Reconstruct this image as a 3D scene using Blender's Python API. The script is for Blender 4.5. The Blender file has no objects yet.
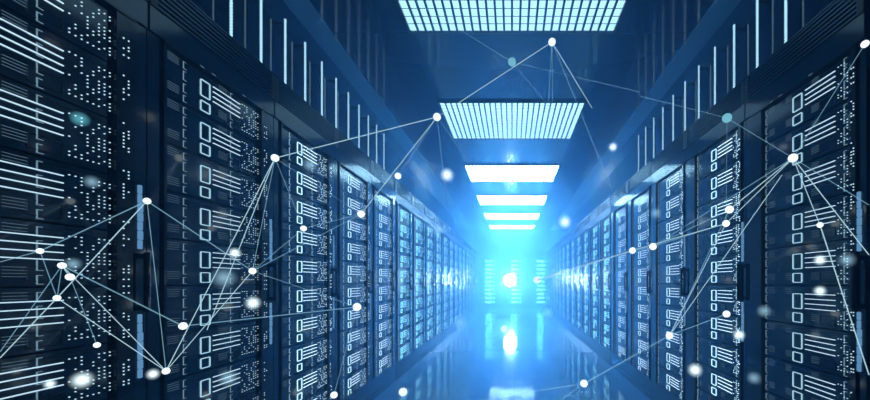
import bpy, bmesh, math, random
from mathutils import Vector, Matrix

C = bpy.context.scene.collection
EYE = 1.105            # camera height
W = 1.30               # half width of the aisle (rack fronts)
WU = 1.75              # half width at the upper walls
HC = 3.26              # ceiling height
F = 370.0              # focal length in pixels of the 870 wide frame
VX, VY = 512.0, 282.0  # vanishing point in the frame
PITCH = 0.70           # rack width along the aisle
NEAR, END = -2.6, 15.34

# ------------------------------------------------------------------ materials
def principled(name, col, rough=0.3, metal=0.0, coat=0.0, bump=None, rough_var=0.0, spec=.5):
    m = bpy.data.materials.new(name); m.use_nodes = True
    nt = m.node_tree; b = nt.nodes['Principled BSDF']
    b.inputs['Base Color'].default_value = (*col, 1)
    b.inputs['Roughness'].default_value = rough
    b.inputs['Metallic'].default_value = metal
    b.inputs['Coat Weight'].default_value = coat
    b.inputs['Coat Roughness'].default_value = 0.05
    b.inputs['Specular IOR Level'].default_value = spec
    tc = nt.nodes.new('ShaderNodeTexCoord')
    n = nt.nodes.new('ShaderNodeTexNoise'); n.inputs['Scale'].default_value = 9.0; n.inputs['Detail'].default_value = 4
    nt.links.new(tc.outputs['Object'], n.inputs['Vector'])
    mr = nt.nodes.new('ShaderNodeMapRange')
    mr.inputs['To Min'].default_value = max(0.02, rough - rough_var); mr.inputs['To Max'].default_value = rough + rough_var
    nt.links.new(n.outputs['Fac'], mr.inputs['Value']); nt.links.new(mr.outputs['Result'], b.inputs['Roughness'])
    if bump:
        bp = nt.nodes.new('ShaderNodeBump'); bp.inputs['Strength'].default_value = bump
        nt.links.new(n.outputs['Fac'], bp.inputs['Height']); nt.links.new(bp.outputs['Normal'], b.inputs['Normal'])
    return m

def glow(name, col, strength, clear=0.0, sample=False):
    m = bpy.data.materials.new(name); m.use_nodes = True
    nt = m.node_tree; nt.nodes.clear()
    out = nt.nodes.new('ShaderNodeOutputMaterial'); e = nt.nodes.new('ShaderNodeEmission')
    e.inputs['Color'].default_value = (*col, 1); e.inputs['Strength'].default_value = strength
    if clear > 0:
        t = nt.nodes.new('ShaderNodeBsdfTransparent'); mx = nt.nodes.new('ShaderNodeMixShader')
        mx.inputs[0].default_value = 1 - clear
        nt.links.new(t.outputs[0], mx.inputs[1]); nt.links.new(e.outputs[0], mx.inputs[2])
        nt.links.new(mx.outputs[0], out.inputs['Surface'])
    else:
        nt.links.new(e.outputs[0], out.inputs['Surface'])
    if not sample:
        m.cycles.emission_sampling = 'NONE'
    return m

def halo_mat(name, col, strength, power=2.0):
    """a soft glow put in as an emitting ball, strongest at its middle"""
    m = bpy.data.materials.new(name); m.use_nodes = True
    nt = m.node_tree; nt.nodes.clear()
    out = nt.nodes.new('ShaderNodeOutputMaterial'); e = nt.nodes.new('ShaderNodeEmission')
    tc = nt.nodes.new('ShaderNodeTexCoord')
    ln = nt.nodes.new('ShaderNodeVectorMath'); ln.operation = 'LENGTH'
    nt.links.new(tc.outputs['Object'], ln.inputs[0])
    sub = nt.nodes.new('ShaderNodeMath'); sub.operation = 'SUBTRACT'; sub.use_clamp = True
    sub.inputs[0].default_value = 1.0; nt.links.new(ln.outputs['Value'], sub.inputs[1])
    pw = nt.nodes.new('ShaderNodeMath'); pw.operation = 'POWER'; pw.inputs[1].default_value = power
    nt.links.new(sub.outputs[0], pw.inputs[0])
    ml = nt.nodes.new('ShaderNodeMath'); ml.operation = 'MULTIPLY'; ml.inputs[1].default_value = strength
    nt.links.new(pw.outputs[0], ml.inputs[0])
    e.inputs['Color'].default_value = (*col, 1)
    nt.links.new(ml.outputs[0], e.inputs['Strength'])
    nt.links.new(e.outputs[0], out.inputs['Volume'])
    return m

M = {}
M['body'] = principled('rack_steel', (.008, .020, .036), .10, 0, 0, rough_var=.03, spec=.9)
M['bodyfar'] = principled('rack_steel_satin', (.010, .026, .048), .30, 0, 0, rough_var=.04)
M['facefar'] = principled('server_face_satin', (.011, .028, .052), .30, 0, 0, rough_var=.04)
M['black'] = principled('black_frame', (.004, .006, .010), .14, 0, .3, rough_var=.03)
M['face'] = principled('server_face', (.007, .016, .030), .10, 0, .2, rough_var=.03, spec=1.0)
M['groove'] = principled('groove_black', (.001, .0015, .003), .4)
M['rib'] = principled('rib_steel', (.04, .075, .105), .25, .5)
M['wall'] = principled('upper_wall', (.010, .028, .075), .08, 0, .4, rough_var=.02)
M['ceil'] = principled('ceiling_panel', (.012, .034, .085), .10, 0, .3, rough_var=.03)
M['trim'] = principled('ceiling_edge', (.25, .50, .60), .16, 0, .5)
M['outer'] = principled('outer_wall', (.01, .02, .04), .3)
M['lightframe'] = principled('light_frame', (.02, .035, .05), .3, .5)
M['louver'] = principled('louver_metal', (.05, .10, .14), .3, .7)
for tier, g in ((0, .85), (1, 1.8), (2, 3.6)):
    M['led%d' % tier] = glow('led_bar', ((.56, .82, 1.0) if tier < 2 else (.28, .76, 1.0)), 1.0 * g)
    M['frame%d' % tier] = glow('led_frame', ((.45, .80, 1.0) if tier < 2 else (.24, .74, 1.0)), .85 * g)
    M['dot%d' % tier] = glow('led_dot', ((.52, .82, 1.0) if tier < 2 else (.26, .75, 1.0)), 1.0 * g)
    M['bracket%d' % tier] = glow('glowing_bracket_marking', (.35, .62, .82), .42 * g)  # bracket trim lines with a faint glow put into the material
M['dim'] = glow('dim_glow_marking', (.30, .55, .75), .22)  # faint glow put into the vent slots and the door-top blocks
M['bluestrip'] = glow('blue_strip', (.20, .50, .90), .45)
M['rope'] = glow('rope_light', (.42, .78, 1.0), 1.15)
PANEL = [glow('ceiling_diffuser', (.42, .80, 1.0), v, sample=True) for v in (1.5, 2.6, 32.0, 90.0, 105.0, 85.0)]
M['panel'] = PANEL[0]
M['bar'] = glow('cyan_bar', (.16, .80, 1.0), 26.0)
M['barsoft'] = glow('cyan_bar_soft', (.2, .65, .9), 12.0)
M['beacon'] = glow('beacon', (.55, .88, 1.0), 900.0, sample=True)
M['node'] = glow('node_white', (.80, .96, 1.0), 1.2)
M['nodeteal'] = glow('node_teal', (.22, .62, .78), .75, clear=.25)
M['link'] = glow('link_bright', (.55, .88, 1.0), .8, clear=.5)
M['linkdim'] = glow('link_dim', (.35, .75, 1.0), .8, clear=.75)
M['halo'] = halo_mat('halo_white', (.75, .95, 1.0), 2.2)
M['haloteal'] = halo_mat('halo_teal', (.3, .85, 1.0), 1.0, 1.0)

# floor: glossy square tiles with fine joints
def floor_mat():
    m = principled('floor_tiles', (.14, .34, .55), .09, 0, .6, rough_var=.025)
    nt = m.node_tree; b = nt.nodes['Principled BSDF']
    tc = nt.nodes.new('ShaderNodeTexCoord')
    mp = nt.nodes.new('ShaderNodeMapping'); mp.inputs['Location'].default_value = (0, -4.35 + 1.2 * 4, 0)
    br = nt.nodes.new('ShaderNodeTexBrick')
    br.offset = 0; br.squash = 1
    br.inputs['Color1'].default_value = (.14, .34, .55, 1); br.inputs['Color2'].default_value = (.15, .35, .56, 1)
    br.inputs['Mortar'].default_value = (.3, .5, .7, 1)
    br.inputs['Scale'].default_value = 1; br.inputs['Mortar Size'].default_value = .004
    br.inputs['Brick Width'].default_value = 1.3; br.inputs['Row Height'].default_value = 1.2
    nt.links.new(tc.outputs['Object'], mp.inputs['Vector']); nt.links.new(mp.outputs['Vector'], br.inputs['Vector'])
    nt.links.new(br.outputs['Color'], b.inputs['Base Color'])
    return m
M['floor'] = floor_mat()

# ------------------------------------------------------------------ mesh helpers
def bm_new(): return bmesh.new()

def box(bm, x0, x1, y0, y1, z0, z1, bev=0.0):
    b = bmesh.new()
    bmesh.ops.create_cube(b, size=1.0)
    for v in b.verts:
        v.co = Vector(((x0 + x1) / 2 + v.co.x * (x1 - x0), (y0 + y1) / 2 + v.co.y * (y1 - y0), (z0 + z1) / 2 + v.co.z * (z1 - z0)))
    if bev > 0:
        bmesh.ops.bevel(b, geom=list(b.edges), offset=bev, segments=2, affect='EDGES', profile=.5)
    me = bpy.data.meshes.new('tmp'); b.to_mesh(me); b.free()
    bm.from_mesh(me); bpy.data.meshes.remove(me)
    return bm

def ring_frame(bm, x0, x1, z0, z1, t, y0, y1):
    """rectangular outline with bevelled outer corners"""
    c = min(t * 1.2, (x1 - x0) * .2)
    def loop(a0, a1, b0, b1, c):
        return [(a0 + c, b0), (a1 - c, b0), (a1, b0 + c), (a1, b1 - c), (a1 - c, b1), (a0 + c, b1), (a0, b1 - c), (a0, b0 + c)]
    o = loop(x0, x1, z0, z1, c); i = loop(x0 + t, x1 - t, z0 + t, z1 - t, c * .5)
    n = 8
    vo0 = [bm.verts.new((p[0], y0, p[1])) for p in o]; vi0 = [bm.verts.new((p[0], y0, p[1])) for p in i]
    vo1 = [bm.verts.new((p[0], y1, p[1])) for p in o]; vi1 = [bm.verts.new((p[0], y1, p[1])) for p in i]
    for k in range(n):
        j = (k + 1) % n
        bm.faces.new((vo0[k], vo0[j], vi0[j], vi0[k]))
        bm.faces.new((vo1[j], vo1[k], vi1[k], vi1[j]))
        bm.faces.new((vo0[j], vo0[k], vo1[k], vo1[j]))
        bm.faces.new((vi0[k], vi0[j], vi1[j], vi1[k]))

def sphere(bm, c, r, sub=2):
    bmesh.ops.create_icosphere(bm, subdivisions=sub, radius=r, matrix=Matrix.Translation(c))

def tube(bm, p, q, r0, r1=None, seg=6):
    r1 = r0 if r1 is None else r1
    p, q = Vector(p), Vector(q); d = q - p
    rot = d.to_track_quat('Z', 'Y').to_matrix().to_4x4()
    bmesh.ops.create_cone(bm, cap_ends=True, segments=seg, radius1=r0, radius2=r1, depth=d.length,
                          matrix=Matrix.Translation((p + q) / 2) @ rot)

def obj(name, bm, mat, parent=None, smooth=False):
    me = bpy.data.meshes.new(name); bm.normal_update(); bm.to_mesh(me); bm.free()
    me.materials.append(M[mat] if isinstance(mat, str) else mat)
    if smooth:
        for p in me.polygons: p.use_smooth = True
    o = bpy.data.objects.new(name, me); C.objects.link(o)
    if parent is not None: o.parent = parent
    return o

def tag(o, label, cat, group=None, kind=None):
    o['label'] = label; o['category'] = cat
    if group: o['group'] = group
    if kind: o['kind'] = kind
    return o

def thing(name, label, cat, loc=(0, 0, 0), rz=0.0, group=None):
    o = bpy.data.objects.new(name, None); C.objects.link(o)
    o.empty_display_size = .1
    o.location = loc; o.rotation_euler = (0, 0, rz)
    return tag(o, label, cat, group)

def struct(name, bm, mat, label=None):
    o = obj(name, bm, mat); o['kind'] = 'structure'
    if label: o['label'] = label
    return o

def copy_tree(o, parent=None):
    c = o.copy(); C.objects.link(c)
    if parent is not None: c.parent = parent
    for ch in list(o.children): copy_tree(ch, c)
    return c

ORD = ['first', 'second', 'third', 'fourth', 'fifth', 'sixth', 'seventh', 'eighth', 'ninth', 'tenth', 'eleventh', 'twelfth',
       'thirteenth', 'fourteenth', 'fifteenth', 'sixteenth', 'seventeenth', 'eighteenth', 'nineteenth', 'twentieth', 'twenty-first']

# ------------------------------------------------------------------ the setting
b = bm_new(); box(b, -2.5, 2.5, NEAR, END + .2, -.10, 0)
struct('floor', b, 'floor', 'glossy blue tiled floor of the server aisle')

b = bm_new()                                   # ceiling panels with dark joints that follow the lamps
seams = [NEAR, -.42, .74, 2.0, 3.20] + [3.20 + 2.37 * k - .0 for k in range(1, 5)] + [END + .2]
seams = sorted(set(seams))
for s0, s1 in zip(seams[:-1], seams[1:]):
    box(b, -2.5, 2.5, s0 + .004, s1 - .004, HC, HC + .06)
box(b, -2.5, 2.5, NEAR, END + .2, HC + .03, HC + .10)
struct('ceiling', b, 'ceil', 'dark blue reflective ceiling with rectangular lights')

for s, nm in ((-1, 'left'), (1, 'right')):
    b = bm_new()
    xs = sorted((s * WU, s * 2.5)); xo = sorted((s * 2.32, s * 2.5))
    box(b, xs[0], xs[1], NEAR, END + .2, 2.26, HC - .001)
    box(b, xo[0], xo[1], NEAR, END + .2, .001, 2.2595)
    struct('wall_' + nm, b, 'wall', 'glossy dark blue upper wall above the racks')
b = bm_new(); box(b, -WU + .001, WU - .001, END, END + .2, 2.26, HC - .001); box(b, -2.31, 2.31, END + .02, END + .2, .001, 2.2595)
struct('wall_end', b, 'wall', 'blue end wall closing the aisle')
b = bm_new(); box(b, -2.31, 2.31, NEAR, NEAR + .1, .001, 2.2595); box(b, -WU + .001, WU - .001, NEAR, NEAR + .1, 2.26, HC - .001)
struct('wall_back', b, 'outer')

for s, n in ((-1, 1), (1, 2)):                 # pale perimeter panels where the ceiling meets the upper walls
    b = bm_new(); xs = sorted((s * 1.55, s * (WU - .001)))
    box(b, xs[0], xs[1], NEAR + .1, END - .001, HC - .006, HC - .001)
    struct(f'trim_{n}', b, 'trim', 'pale strip along the ceiling edge')

# ------------------------------------------------------------------ server racks
UNIT = 0.18135
TOP = 1.9955
random.seed(7)
LEFT = dict(br=(.154, .400), sq=(.233, .283), ln=(.299, .459), dots=(.474, .584, 8), outer=(.612, .628), door=(.056, .652), f0=.010, f1=.060,
            vents=((.086, .134), (.330, .380), (.592, .600)))
RIGHT = dict(br=(.152, .600), sq=(.335, .390), ln=(.408, .560), dots=(.574, .628, 5), outer=(.648, .657), door=(.060, .664), f0=.075, f1=.022,
             vents=((.175, .215), (.290, .325), (.440, .480)))

def led_pattern(cols, rows, seed):
    rng = random.Random(seed)
    return [(c, r) for c in range(cols) for r in range(rows) if rng.random() < .46]

def unit_bms(P):
    """bmesh pieces of one server unit; x along the rack, y into the rack, z from the unit's top"""
    H = PITCH / 2
    out = {}
    u0, u1 = P['door'][0] + P['f0'] + .003, P['door'][1] - P['f1'] - .002
    a = bm_new()
    box(a, u0 - H, u1 - H, .008, .40, -UNIT + .0045, -.0005, 0)
    # the bay outline and fine seams raised on the face
    out['face'] = a
    g = bm_new()
    l0, l1 = P['ln']
    ring_frame(g, l0 + .078 - H, l1 - H, -.165, -.122, .0028, .0068, .0085)
    box(g, u0 + .05 - H, l0 - H, .0068, .0085, -.014, -.012)
    box(g, l0 - H, u1 - .02 - H, .0068, .0085, -.0175, -.0155)
    out['groove'] = g
    f = []
    s0, s1 = P['sq']
    for z0, z1 in ((-.106, -.036), (-.168, -.124)):
        a = bm_new(); ring_frame(a, s0 - H, s1 - H, z0, z1, .0031, .0035, .0085); f.append(a)
    out['frames'] = f
    bars = []
    for z in (-.037, -.0585, -.080, -.1015):
        a = bm_new(); box(a, l0 - H, l1 - H, .004, .0085, z - .0014, z + .0014); bars.append(a)
    out['bars'] = bars
    a = bm_new()
    d0, d1, n = P['dots']
    for c, r in led_pattern(n, 12, 11):
        x = d0 + (d1 - d0) * c / (n - 1) - H; z = -.030 - .0112 * r
        box(a, x - .0014, x + .0014, .005, .0085, z - .0014, z + .0014)
    out['matrix'] = a
    out['vents'] = []
    for v0, v1 in P['vents']:
        for base in (-.012, -.125):
            a = bm_new()
            for k in range(4):
                box(a, v0 - H, v1 - H, .006, .0085, base - .0085 * k - .0012, base - .0085 * k)
            out['vents'].append(a)
    br = []
    for u in P['br']:
        a = bm_new()
        for z0, z1 in ((-.086, -.050), (-.040, -.012), (-.134, -.100), (-.172, -.146)):
            box(a, u - H - .0014, u - H + .0014, .006, .0085, z0, z1)
            box(a, u - H + .0014, u - H + .014, .006, .0085, z0, z0 + .0016)
            box(a, u - H + .0014, u - H + .012, .006, .0085, z1 - .0016, z1)
        br.append(a)
    out['brackets'] = br
    return out

def merge(bms):
    m = bm_new()
    for x in bms:
        me = bpy.data.meshes.new('tmp'); x.to_mesh(me); x.free(); m.from_mesh(me); bpy.data.meshes.remove(me)
    return m

def make_rack(P, tier):
    full = tier < 2
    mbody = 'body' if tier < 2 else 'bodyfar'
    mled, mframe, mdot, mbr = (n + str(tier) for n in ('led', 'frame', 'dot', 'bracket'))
    H = PITCH / 2
    t = thing('server_rack', 'x', 'server rack')
    e = .0022
    # cabinet: sides, back, plinth, top
    a = bm_new()
    d0, d1 = P['door']
    box(a, -H + e, d0 - H, .001, .9, .195, 2.005)
    box(a, d1 - H, H - e, .001, .9, .195, 2.005)
    box(a, d0 - H, d1 - H, .42, .9, .195, 2.005)
    obj('cabinet', a, mbody, t)
    a = bm_new(); box(a, -H + e, H - e, .0, .9, .001, .1935, .002); box(a, -H + e, H - e, -.004, .02, .001, .06, .001)
    obj('plinth', a, mbody, t)
    a = bm_new(); box(a, -H + e, H - e, -.006, .9, 2.006, 2.100, .003)
    obj('header_panel', a, mbody, t)
    # ribbed grille above the header
    g = bm_new(); box(g, -H + e, H - e, .016, .9, 2.101, 2.232)
    box(g, -H + e, -H + .030, -.010, .016, 2.101, 2.232); box(g, H - .030, H - e, -.010, .016, 2.101, 2.232)
    gr = obj('vent_grille', g, 'groove', t)
    r = bm_new()
    for k in range(7):
        z = 2.104 + k * .0186
        box(r, -H + .030, H - .030, -.008, .018, z, z + .0085)
    box(r, -H + e, H - e, -.012, .02, 2.226, 2.2335)
    obj('rib', r, 'rib', gr)
    # door frame
    f = bm_new()
    x0, x1 = d0 - H, d1 - H
    box(f, x0, x0 + P['f0'], -.008, .02, .205, 1.995)
    box(f, x1 - P['f1'], x1, -.008, .02, .205, 1.995)
    box(f, x0, x1, -.012, .02, 1.9958, 2.0045)
    box(f, x0, x1, -.008, .02, .1955, .2045)
    door = obj('door_frame', f, 'black', t)
    # small blocks along the header edge of the door, given a faint glow
    s = bm_new()
    for u in (.22, .28, .46):
        box(s, u - H - .010, u - H + .010, -.0135, -.0119, 1.998, 2.002)
    obj('glowing_catch', s, 'dim', door)
    a = bm_new(); rng = random.Random(5)
    ua, ub = P['outer']
    for k in range(150):
        for u in (ua, ub):
            if (k % 14) < 9 and rng.random() < .52:
                z = 1.95 - k * .0113
                box(a, u - H - .0017, u - H + .0017, -.0105, -.0079, z - .0019, z + .0019)
    dm = obj('status_light', a, mdot, door)
    dm['kind'] = 'stuff'
    # handle and glowing strip beside the door
    hb = bm_new()
    hx = d1 - H + .004 + (.018 if P is LEFT else .006)
    hw = .016
    box(hb, hx - hw / 2, hx + hw / 2, -.034, -.018, EYE - .105, EYE + .105, .005)
    for z in (EYE - .09, EYE + .09):
        box(hb, hx - .005, hx + .005, -.020, .004, z - .009, z + .009)
    obj('handle', hb, 'black', t)
    for zz in (EYE + .115, EYE - .335):
        a = bm_new(); rng = random.Random(3)
        for k in range(7):
            box(a, hx - .008, hx + .004 + rng.random() * .006, -.007, .002, zz + k * .032, zz + k * .032 + .031, .003)
        obj('light_strip', a, 'bluestrip', t)
    # ten stacked server units
    U = unit_bms(P)
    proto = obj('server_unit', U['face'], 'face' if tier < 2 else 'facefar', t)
    proto.location = (0, 0, TOP)
    obj('panel_seam', U['groove'], 'groove', proto)
    if full:
        for a in U['frames']: obj('indicator_frame', a, mframe, proto)
        for a in U['bars']: obj('light_bar', a, mled, proto)
        for a in U['brackets']: obj('glowing_bracket_marking', a, mbr, proto)
    else:
        obj('indicator_frame', merge(U['frames']), mframe, proto)
        obj('light_bars', merge(U['bars']), mled, proto)
        obj('glowing_bracket_marking', merge(U['brackets']), mbr, proto)
    obj('led_matrix', U['matrix'], mdot, proto)['kind'] = 'stuff'
    for a in (U['vents'] if full else [merge(U['vents'])]): obj('glowing_vent_slots', a, 'dim', proto)
    for k in range(1, 10):
        c = copy_tree(proto, t); c.location = (0, 0, TOP - UNIT * k)
    return t

def rack_label(side, k, n):
    look = 'dark server rack with white lights'
    if k == n - 1: return f'hazy server rack at the far end of the {side} row'
    return f'{look}, {ORD[k]} from the viewer in the {side} row'

N = 20
FULL = 5
for side, P, y0, rz, sx in (('left', LEFT, .618, math.pi / 2, -1), ('right', RIGHT, .656, -math.pi / 2, 1)):
    first = {}
    start = 0 if side == 'left' else 1
    n = N - start
    for k in range(start, N):
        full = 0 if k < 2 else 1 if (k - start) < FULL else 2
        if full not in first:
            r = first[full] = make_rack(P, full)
        else:
            r = copy_tree(first[full])
        r.location = (sx * W, y0 + PITCH * (k + .5), 0); r.rotation_euler = (0, 0, rz)
        r['label'] = rack_label(side, k - start, n)
        r['group'] = f'server racks along the {side} side of the aisle'

# three wide cabinets across the far end of the aisle
EC = 1.055
def make_end_cabinet():
    t = thing('end_cabinet', 'x', 'server cabinet')
    h = EC / 2
    a = bm_new(); box(a, -h + .004, h - .004, 0, .08, .001, 2.255, .004); obj('cabinet', a, 'body', t)
    a = bm_new(); box(a, -h + .03, h - .03, -.012, -.0005, .16, 2.02, .003); d = obj('door', a, 'face', t)
    a = bm_new(); box(a, h - .09, h - .07, -.04, -.0125, .98, 1.22, .004); obj('handle', a, 'black', d)
    for k in range(11):
        a = bm_new(); box(a, -.135, .135, -.024, -.0125, 1.925 - k * .168, 1.995 - k * .168, .006); obj('light_bar', a, 'bar', d)
        a = bm_new(); box(a, .165, .27, -.020, -.0125, 1.925 - k * .168, 1.975 - k * .168, .004); obj('small_light_bar', a, 'barsoft', d)
    return t
ends = []
for k, x in enumerate((-.96, .10, 1.16)):
    t = make_end_cabinet() if k == 0 else copy_tree(ends[0])
    ends.append(t); t.location = (x, END - .10, 0)
    t['label'] = ['cyan-lit cabinet on the end wall, nearest the left rack row',
                  'cyan-lit cabinet in the middle of the end wall',
                  'cyan-lit cabinet on the end wall, nearest the right rack row'][k]
    t['group'] = 'cabinets across the end wall'

# ------------------------------------------------------------------ vertical rope lights on the upper walls
def make_rope():
    t = thing('wall_strip_light', 'x', 'strip light')
    a = bm_new(); box(a, -.006, .006, .006, .012, 0, .79); obj('rail', a, 'lightframe', t)
    b = bm_new(); n = 40
    for k in range(n):
        z = .005 + k * .0195
        m = Matrix.Translation((0, 0, z + .009)) @ Matrix.Rotation(math.radians(28), 4, 'Y')
        bmesh.ops.create_cone(b, cap_ends=True, segments=8, radius1=.0075, radius2=.0075, depth=.015, matrix=m)
    obj('glowing_tube', b, 'rope', t)
    b = bm_new(); box(b, -.006, .006, .012, .05, .03, .05); box(b, -.006, .006, .012, .05, .74, .76); obj('bracket', b, 'lightframe', t)
    return t
proto = None
for side, sx, y0, rz in (('left', -1, 2.237, math.pi / 2), ('right', 1, 2.295, -math.pi / 2)):
    for k in range(11):
        t = make_rope() if proto is None else copy_tree(proto)
        proto = proto or t
        t.location = (sx * (WU - .052), y0 + 0.267 * k, 2.29); t.rotation_euler = (0, 0, rz)
        t['label'] = f'vertical pale blue strip light above the {side} racks, {ORD[k]} from the near end'
        t['group'] = f'strip lights on the {side} upper wall'

# ------------------------------------------------------------------ louvred ceiling lights
LX, LY = .885, .58
def make_light():
    t = thing('ceiling_light', 'x', 'ceiling light')
    f = bm_new()
    for x0, x1, y0, y1 in ((-LX, LX, -LY, -LY + .02), (-LX, LX, LY - .02, LY), (-LX, -LX + .02, -LY, LY), (LX - .02, LX, -LY, LY)):
        box(f, x0, x1, y0, y1, -.025, -.001)
    obj('frame', f, 'lightframe', t)
    d = bm_new(); box(d, -LX + .021, LX - .021, -LY + .021, LY - .021, -.008, -.0015); obj('diffuser', d, 'panel', t)
    l = bm_new()
    for k in range(1, 26):
        x = -LX + .02 + (2 * LX - .04) * k / 26; box(l, x - .0085, x + .0085, -LY + .02, LY - .02, -.022, -.0085)
    for k in range(1, 13):
        y = -LY + .02 + (2 * LY - .04) * k / 13; box(l, -LX + .02, LX - .02, y - .0032, y + .0032, -.0105, -.0087)
    obj('louver', l, 'louver', t)
    return t
proto = None
for k in range(6):
    t = make_light() if proto is None else copy_tree(proto)
    proto = proto or t
    t.location = (0, 2.02 + LY + 2.37 * k, HC)
    t['label'] = ('large louvred ceiling light cut by the top of the picture' if k == 0 else
                  'last small ceiling light, beside the end wall' if k == 5 else
                  f'louvred rectangular ceiling light, {ORD[k]} along the aisle')
    for ch in t.children:
        if ch.name.startswith('diffuser') and k:
            ch.data = ch.data.copy(); ch.data.materials[0] = PANEL[k]
    t['group'] = 'louvred ceiling lights over the aisle'

# ------------------------------------------------------------------ the bright light at the far end
t = thing('glowing_beacon', 'dazzling white ball of light at the far end of the aisle', 'light', (-.07, 14.2, 1.18))
a = bm_new(); sphere(a, (0, 0, 0), .24, 2); obj('lamp', a, 'beacon', t, True)
a = bm_new(); sphere(a, (0, 0, 0), 1.0, 2); h = obj('halo', a, 'halo', t, True); h.scale = (.75, .75, .75)  # glow around the lamp added as a self-emitting ball

# ------------------------------------------------------------------ floating networks of light points
def at(px, py, z):
    """point at depth z seen at frame position px, py"""
    return Vector(((px - VX) * z / F, z, EYE - (py - VY) * z / F))

def fit(px, py, z):
    o = abs(px - VX); d = py - VY
    lim = 60.0
    if o > 1: lim = min(lim, .93 * W * F / o)
    if d > 1: lim = min(lim, .93 * EYE * F / d)
    return min(z, lim)

def network(label, nodes, links):
    pts = {}
    for k, (px, py, r, z, kind) in nodes.items():
        z = fit(px, py, z); pts[k] = (at(px, py, z), r * z / F * (1 + ((px - VX) ** 2 + (py - VY) ** 2) / F ** 2) ** -.25, kind)
    base = sum((p[0] for p in pts.values()), Vector()) / len(pts)
    base.z = min(p[0].z for p in pts.values())
    t = thing('light_network', label, 'light network', base)
    for k, (p, r, kind) in pts.items():
        a = bm_new(); sphere(a, (0, 0, 0), r * .92, 3)
        o = obj('node', a, 'nodeteal' if kind == 't' else 'node', t, True); o.location = p - base
        if kind == 't': o['label'] = 'dim teal node'
    for i, j, w, bright in links:
        pi = pts[i][0] if isinstance(i, str) else at(i[0], i[1], fit(*i))
        pj = pts[j][0] if isinstance(j, str) else at(j[0], j[1], fit(*j))
        a = bm_new(); tube(a, pi - base, pj - base, (.31 if bright else .27) * w * pi.y / F, (.31 if bright else .27) * w * pj.y / F)
        obj('link', a, 'link' if bright else 'linkdim', t)
    return t

network('web of white light points and thin lines floating along the left racks',
    {'A': (437, 117, 4.3, 2.2, ''), 'B': (552, 42, 4.3, 2.3, ''), 'C': (275, 158, 4.4, 1.7, ''), 'D': (147, 201, 4.1, 1.2, ''),
     'E': (40, 251, 3.8, .9, ''), 'Fq': (62, 265.5, 4.3, .9, ''), 'G': (70, 277, 4.6, .9, ''), 'H': (57, 298, 3.9, .9, ''),
     'I': (183, 326, 4.6, 1.2, ''), 'J': (166, 371, 4.2, 1.15, ''), 'K': (97, 345, 3.6, 1.0, ''), 'L': (252.5, 271, 3.9, 1.5, ''),
     'Mq': (361, 214, 4.0, 2.2, ''), 'N': (357, 307, 4.5, 2.2, ''), 'O': (303.5, 228.5, 3.4, 1.9, ''), 'P': (334, 395, 3.9, 2.0, ''),
     'Q': (398, 176, 3.6, 2.4, ''), 'T': (512, 62, 4.6, 2.4, 't')},
    [('A', 'B', 1.2, 1), ('A', 'C', 1.4, 1), ('C', 'J', 1.3, 1), ('C', (207, 330, 1.3), 1.2, 1), ('A', 'Mq', 1.3, 1), ('A', 'Q', 1.0, 0),
     ('A', (447, 205, 2.2), .9, 0), ('A', (482, 180, 2.3), .9, 0), ('C', 'Mq', 1.0, 0), ('C', 'L', 1.0, 0), ('C', 'O', 1.0, 0),
     ('D', 'E', 2.0, 0), ('D', 'H', 1.5, 1), ('D', 'J', 1.2, 0), ('D', 'L', 2.0, 0), ('E', (0, 262, .85), 1.5, 0), ('E', 'H', 1.2, 0),
     ('Fq', 'I', 2.2, 0), ('Fq', 'J', 1.3, 1), ('H', 'J', 1.3, 1), ('H', 'Fq', 1.2, 0), ('H', (0, 358, .85), 1.4, 1), ('Fq', (0, 352, .85), 1.3, 0),
     ('J', 'L', 1.2, 1), ('L', 'Mq', 1.3, 0), ('G', 'Fq', 1.4, 1), ('G', 'K', 1.0, 0), ('I', 'N', 1.8, 0), ('L', 'N', 1.0, 0), ('L', 'O', 1.0, 0),
     ('B', (592, 108, 2.3), 1.1, 1), ('B', (612, 190, 2.6), 1.1, 0), ('B', (548, 112, 2.3), .9, 0), ('B', (553, 140, 2.4), .9, 0),
     ('T', (420, 5, 2.2), .8, 0), ('T', (552, 110, 2.4), .8, 0), ('T', (640, 92, 2.4), .8, 0), ('N', 'P', 1.0, 0), ('Mq', 'O', 1.1, 0)])

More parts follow.
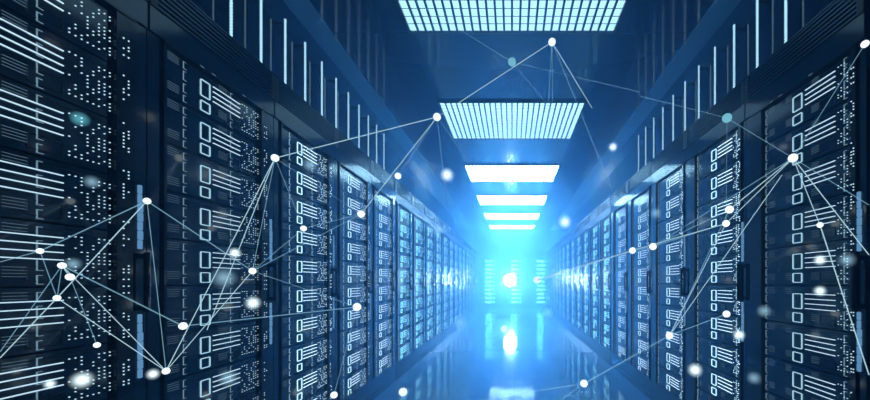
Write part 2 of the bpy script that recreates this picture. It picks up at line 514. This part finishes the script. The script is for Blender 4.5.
network('web of white light points and thin lines floating along the right racks',
    {'a': (793, 158, 5.2, 1.35, ''), 'b': (653, 246.5, 4.0, 2.2, ''), 'c': (632.5, 250.5, 3.6, 2.4, ''), 'd': (726, 223.5, 4.0, 1.8, ''),
     'e': (729.5, 209.5, 4.6, 1.7, ''), 'f': (669.5, 335.5, 4.0, 2.1, ''), 'g': (726.5, 314, 4.0, 1.8, ''), 'h': (584, 383.5, 4.1, 2.3, ''),
     'i': (820, 225, 3.4, 1.25, ''), 'j': (865, 44, 4.6, 1.2, ''), 'k': (537, 280, 4.0, 4.0, ''), 't': (727, 118, 5.4, 1.75, 't')},
    [('a', 'b', 1.4, 0), ('a', 'e', 1.6, 1), ('a', 'd', 1.2, 1), ('a', 'j', 1.2, 0), ('a', 'i', 1.2, 1), ('a', (869, 255, 1.15), 1.4, 1),
     ('a', (869, 205, 1.15), 1.2, 0), ('i', (869, 375, 1.15), 1.6, 1), ('b', 'e', 1.4, 0), ('b', 'c', 1.3, 0), ('c', 'd', 1.3, 1), ('b', 'd', 1.3, 0),
     ('f', 'd', 1.2, 1), ('f', 'e', 1.2, 0), ('f', (782, 175, 1.5), 1.2, 1), ('f', 'g', 1.6, 0), ('h', 'f', 2.2, 0), ('h', (480, 400, 2.4), 1.6, 0),
     ('h', (560, 400, 2.3), 1.2, 0), ('k', 'c', 2.2, 1), ('t', 'a', 1.0, 0), ('t', (640, 96, 2.0), .8, 0), ('b', (640, 208, 2.3), .8, 0), ('d', 't', .8, 0)])

# soft free-floating glows
def orb(px, py, r, z, core, mat, label):
    z = fit(px, py, z)
    t = thing('glowing_orb', label, 'light orb', at(px, py, z), 0, 'soft glowing orbs floating in the aisle')
    R = r * z / F
    a = bm_new(); sphere(a, (0, 0, 0), 1.0, 2)
    h = obj('halo', a, HALO(mat, R), t, True); h.scale = (R, R, R)
    if core:
        a = bm_new(); sphere(a, (0, 0, 0), core * z / F, 2); obj('core', a, 'node', t, True)
_h = {}
def HALO(mat, R):
    key = (mat, round(R, 3))
    if key not in _h:
        if mat == 'w': _h[key] = halo_mat('halo_white', (.75, .95, 1.0), 2.4 / R, 2.0)
        elif mat == 'd': _h[key] = halo_mat('halo_dim', (.45, .80, 1.0), .55 / R, 1.6)
        else: _h[key] = halo_mat('halo_teal', (.2, .80, .95), .35 / R, .8)
    return _h[key]

for o in [
    (447, 175, 9, 2.6, 2.6, 'w', 'bright fuzzy white orb under the second ceiling light'),
    (565, 222, 9, 4.0, 2.6, 'w', 'bright fuzzy white orb at the mouth of the right rack row'),
    (82, 380, 11, .95, 3.0, 'w', 'large fuzzy white orb low on the nearest left rack'),
    (253, 303, 9, 1.5, 2.6, 'w', 'fuzzy white orb in front of the second left rack'),
    (235, 253, 7, 1.5, 2.4, 'w', 'small fuzzy orb just above the larger orb on the second left rack'),
    (153, 374, 7, 1.1, 2.2, 'w', 'small fuzzy orb beside the lowest node of the left web'),
    (695, 370, 9, 1.7, 3.0, 'w', 'fuzzy white orb low in front of the right racks'),
    (754, 378, 8, 1.5, 0, 'd', 'dim blurred orb at the bottom seam of the nearest right rack'),
    (739, 335, 7, 1.6, 2.2, 'w', 'fuzzy orb below the lower node of the right web'),
    (764, 311, 8, 1.5, 0, 'd', 'dim blurred orb left of the nearest right rack squares'),
    (820, 260, 7, 1.25, 2.2, 'w', 'fuzzy orb amid the light bars of the nearest right rack'),
    (820, 291, 7, 1.25, 1.8, 'w', 'fuzzy orb, lowest of the vertical trio on the nearest right rack'),
    (847, 260, 9, 1.2, 0, 'd', 'dim blurred orb on the dotted lights of the nearest right rack'),
    (656, 213, 7, 2.2, 0, 'd', 'dim blurred orb above the middle node of the right web'),
    (613, 147, 6, 2.6, 1.4, 'w', 'tiny fuzzy orb under the right strip lights'),
    (504, 329, 14, 4.5, 3.6, 't', 'white orb in a big teal halo above the floor'),
    (548, 313, 8, 6.0, 0, 'd', 'hazy orb at the floor edge of the far right racks'),
    (460, 322, 10, 4.5, 0, 'd', 'hazy orb at the floor edge of the far left racks'),
    (403, 392, 6, 3.0, 4.0, 'w', 'white orb over the floor beside the left plinth'),
    (92, 182, 8, 1.0, 0, 'd', 'faint blurred orb amid the dotted lights of the nearest left rack'),
    (80, 119, 8, .98, 0, 't', 'faint teal disc of light on the upper nearest left rack'),
    (438, 230, 8, 3.0, 0, 'd', 'faint hazy orb above the far left racks'),
    (73, 264, 8, .93, 0, 'd', 'dim blurred orb touching the paired nodes of the left web'),
    (50, 384, 6, .95, 1.6, 'w', 'small fuzzy orb left of the large low orb'),
    (224, 278, 13, 1.5, 0, 'd', 'wide soft glow on the light bars of the second left rack'),
    (228, 378, 10, 1.4, 0, 'd', 'soft glow low on the second left rack'),
    (310, 165, 9, 1.9, 0, 'd', 'soft glow on the third left rack beside the web node'),
]:
    orb(*o)

# ------------------------------------------------------------------ haze, world
w = bpy.data.worlds.new('hall_air'); bpy.context.scene.world = w; w.use_nodes = True
nt = w.node_tree; nt.nodes.clear()
out = nt.nodes.new('ShaderNodeOutputWorld'); bg = nt.nodes.new('ShaderNodeBackground')
bg.inputs['Color'].default_value = (0, 0, 0, 1)
nt.links.new(bg.outputs[0], out.inputs['Surface'])
HAZE = (.20, .55, 1.0); DENS = .13
vs = nt.nodes.new('ShaderNodeVolumeScatter'); vs.inputs['Color'].default_value = (*HAZE, 1); vs.inputs['Density'].default_value = DENS
vs.inputs['Anisotropy'].default_value = .2
va = nt.nodes.new('ShaderNodeVolumeAbsorption'); va.inputs['Color'].default_value = (*HAZE, 1); va.inputs['Density'].default_value = DENS
# the haze hangs thicker towards the far end of the hall
gp = nt.nodes.new('ShaderNodeNewGeometry'); sx = nt.nodes.new('ShaderNodeSeparateXYZ')
nt.links.new(gp.outputs['Position'], sx.inputs[0])
mr = nt.nodes.new('ShaderNodeMapRange'); mr.interpolation_type = 'SMOOTHSTEP'
for k, v in (('From Min', 0.0), ('From Max', 4.0), ('To Min', .04), ('To Max', .215)): mr.inputs[k].default_value = v
nt.links.new(sx.outputs['Y'], mr.inputs['Value'])
nt.links.new(mr.outputs['Result'], vs.inputs['Density']); nt.links.new(mr.outputs['Result'], va.inputs['Density'])
w.cycles.volume_step_size = .5
ad = nt.nodes.new('ShaderNodeAddShader')
nt.links.new(vs.outputs[0], ad.inputs[0]); nt.links.new(va.outputs[0], ad.inputs[1]); nt.links.new(ad.outputs[0], out.inputs['Volume'])

# ------------------------------------------------------------------ camera
cam = bpy.data.cameras.new('camera'); co = bpy.data.objects.new('camera', cam); C.objects.link(co)
co.location = (0, 0, EYE); co.rotation_euler = (math.pi / 2, 0, 0)
cam.sensor_width = 36; cam.lens = 36 * F / 870
cam.shift_x = -(VX - 435) / 870; cam.shift_y = (VY - 200) / 870
cam.clip_start = .02; cam.clip_end = 100
sc = bpy.context.scene
sc.camera = co
sc.view_settings.view_transform = 'Standard'; sc.view_settings.look = 'None'
sc.view_settings.gamma = 1; sc.view_settings.use_curve_mapping = False
sc.view_settings.exposure = 0.3
cy = sc.cycles
cy.use_denoising = True
cy.max_bounces = 8; cy.glossy_bounces = 5; cy.diffuse_bounces = 2; cy.volume_bounces = 2; cy.transparent_max_bounces = 16
cy.sample_clamp_indirect = 6
